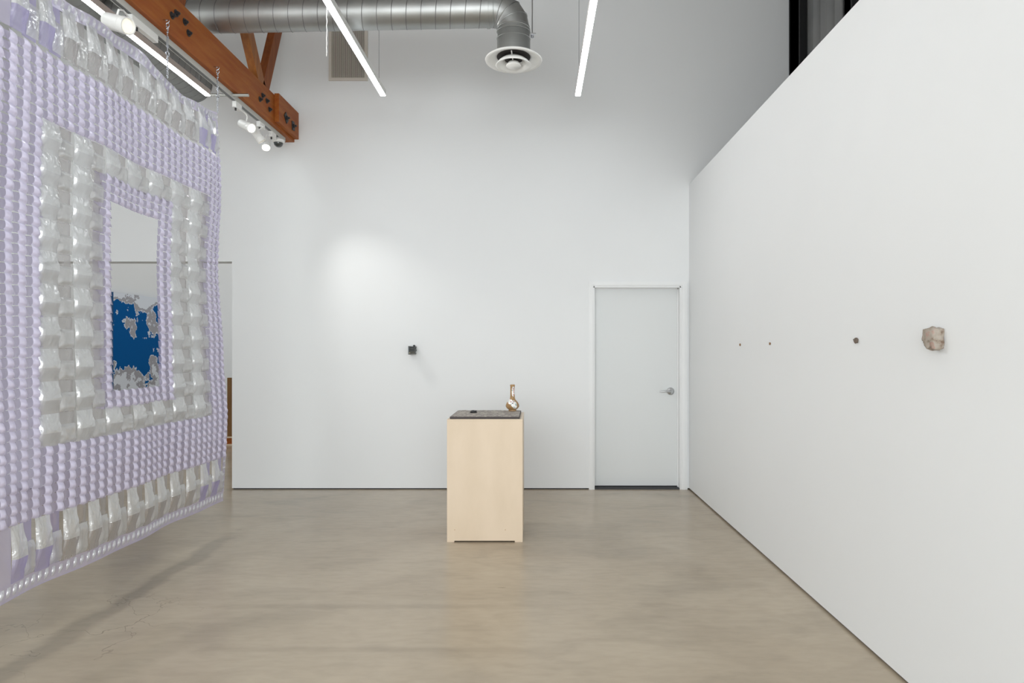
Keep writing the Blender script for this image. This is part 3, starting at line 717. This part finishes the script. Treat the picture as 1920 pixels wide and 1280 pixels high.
# big folded cells: a bulging crinkled flap on the left, a flat sleeve with a tab on the right
def flap_mesh(W_, H_, seed, mt):
    m = MB(); A = .135*W_**.5*H_**.5; pk = .46
    def fn(a, b_):
        t = b_
        if t > pk:                      # upper face leans out toward the lamps, creased like a fan
            k = (1-t)/(1-pk); o_ = A*math.sin(k*PI*.5)**.9
            ang = math.atan2(t-pk+.03, a-.25)
            rr = min(1, math.hypot(t-pk, a-.25)*1.6)
            o_ += .0075*rr*mnoise.noise(Vector((ang*4.2+seed*7, rr*1.2, seed)))+.0035*rr*mnoise.noise(Vector((ang*11+seed, rr*3, seed)))
        else:
            k = t/pk; o_ = A*(.10+.90*k*k*(3-2*k)) + .0015*mnoise.noise(Vector((a*9, t*2, seed)))
        ed = min(1, min(a, 1-a)*7+.25)
        return Vector((.003+o_*ed, W_*.54*a, H_*t))
    m.grid(fn, 18, 26); me = m.mesh('flap', mt[0], smooth='all', fix=False); me.materials.append(mt[1])
    for p in me.polygons: p.material_index = int(p.center.z < H_*(pk-.03))  # faces below the ridge get a darker film, shade put into colour
    return me
def sleeve_mesh(W_, H_, seed, mt):
    m = MB()
    def fn(a, b_):
        return Vector((-.010+.5*W_*.35*math.sin(PI*min(1, b_*.9))*(a*(1-a))**.8+.003*mnoise.noise(Vector((a*3, b_*4, seed))), W_*(.50+.50*a), H_*b_))
    m.grid(fn, 8, 14); return m.mesh('sleeve', mt, smooth='all', fix=False)
def tab_mesh(W_, H_, seed, mt):
    m = MB()
    def fn(a, b_):
        e = min(a, 1-a, b_, 1-b_)
        return Vector((.003+.016*min(1, e*6)+.006*abs(mnoise.noise(Vector((a*3, b_*5, seed*3)))), W_*(.55+.43*a), H_*(.03+.60*b_)))
    m.grid(fn, 12, 14); return m.mesh('tab', mt, smooth='all', fix=False)
VAR = 3
def family(W_, H_, mf, ms, mt):
    return [(flap_mesh(W_, H_, s_*3.1+1, mf), sleeve_mesh(W_, H_, s_*2.3, ms), tab_mesh(W_, H_, s_+.5, mt)) for s_ in range(VAR)]
M_vm = vinyl('shaded clear vinyl', (.66, .67, .69), .55, .16, .12, (8, .3), .3)  # darker copy of the clear film, shade painted in for lower flap faces
FR = family(TW, TH, (M_vk, M_vm), M_vf, M_vt)
FB = family((BU1-BU0)/12, BB1-BB0, (M_vk, M_vf), M_vf, M_vt)
FL = family((BU1-BU0)/12, BB1-BB0, (M_vk, M_vp), M_vp, M_vt)
def cell(u0, z0, fam, wc, hc):
    fm, sm, tm = random.choice(fam)
    c = CP(u0, z0, 0); c2 = CP(u0+wc, z0, 0); c3 = CP(u0, z0+hc, 0)
    yaw = math.atan2(c2.x-c.x, wc); pit = math.atan2(c3.x-c.x, hc)
    e = bpy.data.objects.new('vinyl_cell', fm); C.objects.link(e); e.parent = hg
    e.location = c - hg.location; e.rotation_euler = (math.atan2(c2.z-c.z, wc), pit, -yaw)
    for nm, me in (('sleeve', sm), ('tab', tm)):
        o = bpy.data.objects.new(nm, me); C.objects.link(o); o.parent = e
    return e
for r in range(10):
    for c in range(7):
        if 2 <= c <= 4 and 1 <= r <= 8: continue
        cell(RU0+c*TW, RZ0+r*TH, FR, TW, TH)
bwc = (BU1-BU0)/12
for c in range(12):
    fam = FL if c in (0, 1, 10, 11) else FB
    cell(BU0+c*bwc, BB0, fam, bwc, BB1-BB0)
    cell(BU0+c*bwc, BT0, fam, bwc, BT1-BT0)
# hems
def band(u0, u1, z0, z1, nu, nv, out=.0):
    MB().grid(lambda a, b_: CP(u0+(u1-u0)*a, z0+(z1-z0)*b_, out+.003*math.sin(a*nu*.9)), nu, nv).obj('hem', M_vh, hg, smooth='all', fix=False)
band(Y0, Y1, Z0, BB0+.004, 80, 2); band(Y0, Y1, BT1-.004, Z1, 80, 2)
band(BU1-.004, Y1, BB0, BT1, 2, 90, .001); band(Y0, BU0+.004, BB0, BB1, 2, 20, .001); band(Y0, BU0+.004, BT0, BT1, 2, 20, .001)
e_ = MB()
e_.tube([CP(Y0+(Y1-Y0)*k/60, Z0, 0) for k in range(61)], .0022, 5)
e_.obj('edge_cord', M_vh, hg, smooth=True)
# hem loops: little slanted puffs
def puff(wd, hg_, sl_):
    m = MB(); m.grid(lambda a, b_: Vector((.003+.011*math.sin(PI*a)*math.sin(PI*min(1, b_*1.0)), wd*a+sl_*b_, hg_*b_)), 4, 5)
    return m.mesh('hem_loop', M_vk, smooth='all', fix=False)
PF = puff(.020, .048, .012); PS = puff(.018, .028, 0)
def put(me, u, z):
    o = bpy.data.objects.new('hem_loop', me); C.objects.link(o); o.parent = hg; o.location = CP(u, z, .001)-hg.location
u = Y0+.01
while u < Y1-.03:
    put(PF, u, Z0+.018); put(PF, u, BT1+.012); u += .044
z = BB0+.02
while z < BT1-.03:
    put(PS, BU1+.004, z)
    z += .0505

# chains that carry the hanging
def chain(px, ptop, lab):
    X = BX+.03
    p = PX(px, ptop, X); yy = p.y; zt = p.z
    zbm = Z1+topz(yy)-.012
    t = thing('hanging_chain', (X, yy, zt), lab, 'chain', 'zinc hooks and turnbuckles carrying the hanging')
    MB().tube([(BX-.01, yy, zt+.004), (X-.010, yy, zt+.002)]+[(X+.011*math.sin(a)-.0, yy+.003*math.cos(a), zt-.006+.011*math.cos(a)) for a in [k*PI/6 for k in range(-3, 8)]], .004, 7).obj('screw_eye', M_zinc, t, smooth=True)
    MB().tube([(X+.008*math.sin(a), yy+.004*math.sin(a), zt-.032+.015*math.cos(a)) for a in [k*PI/6 for k in range(12)]], .0045, 7, closed=True).obj('snap_link', M_zinc, t, smooth=True)
    zl_ = zt-.048
    MB().tube([(X, yy+.009*math.sin(a), zl_-.008+.010*math.cos(a)) for a in [k*PI/5 for k in range(10)]], .0038, 6, closed=True).obj('ring', M_zinc, t, smooth=True)
    MB().cyl((X, yy, zl_-.016), (X, yy, zl_-.07), .0032, seg=8).cyl((X, yy, zl_-.026), (X, yy, zl_-.034), .008, seg=6).obj('eye_bolt', M_zinc, t)
    MB().box(X-.002, X+.002, yy-.009, yy-.006, zl_-.13, zl_-.065).box(X-.002, X+.002, yy+.006, yy+.009, zl_-.13, zl_-.065).box(X-.005, X+.005, yy-.010, yy+.010, zl_-.07, zl_-.06).box(X-.005, X+.005, yy-.010, yy+.010, zl_-.135, zl_-.125).obj('turnbuckle', M_zinc, t)
    MB().cyl((X, yy, zl_-.13), (X, yy, zl_-.165), .0028, seg=8).obj('rod', M_zinc, t)
    MB().tube([(X+.004*math.sin(a), yy+.013*math.sin(a), zl_-.178+.014*math.cos(a)) for a in [k*PI/6 for k in range(12)]], .0045, 7, closed=True).obj('hook', M_zinc, t, smooth=True)
    zc_ = zl_-.195; k = 0
    while zc_ > zbm+.014:
        MB().tube([(X+(.005*math.sin(a) if k % 2 else 0), yy+(0 if k % 2 else .005*math.sin(a)), zc_-.004+.011*math.cos(a)) for a in [j*PI/5 for j in range(10)]], .0024, 5, closed=True).obj('link', M_zinc, t, smooth=True)
        zc_ -= .017; k += 1
chain(314, 38, 'zinc hook and turnbuckle on the beam, nearer the camera')
chain(408, 126, 'zinc hook and turnbuckle at the far corner of the hanging')
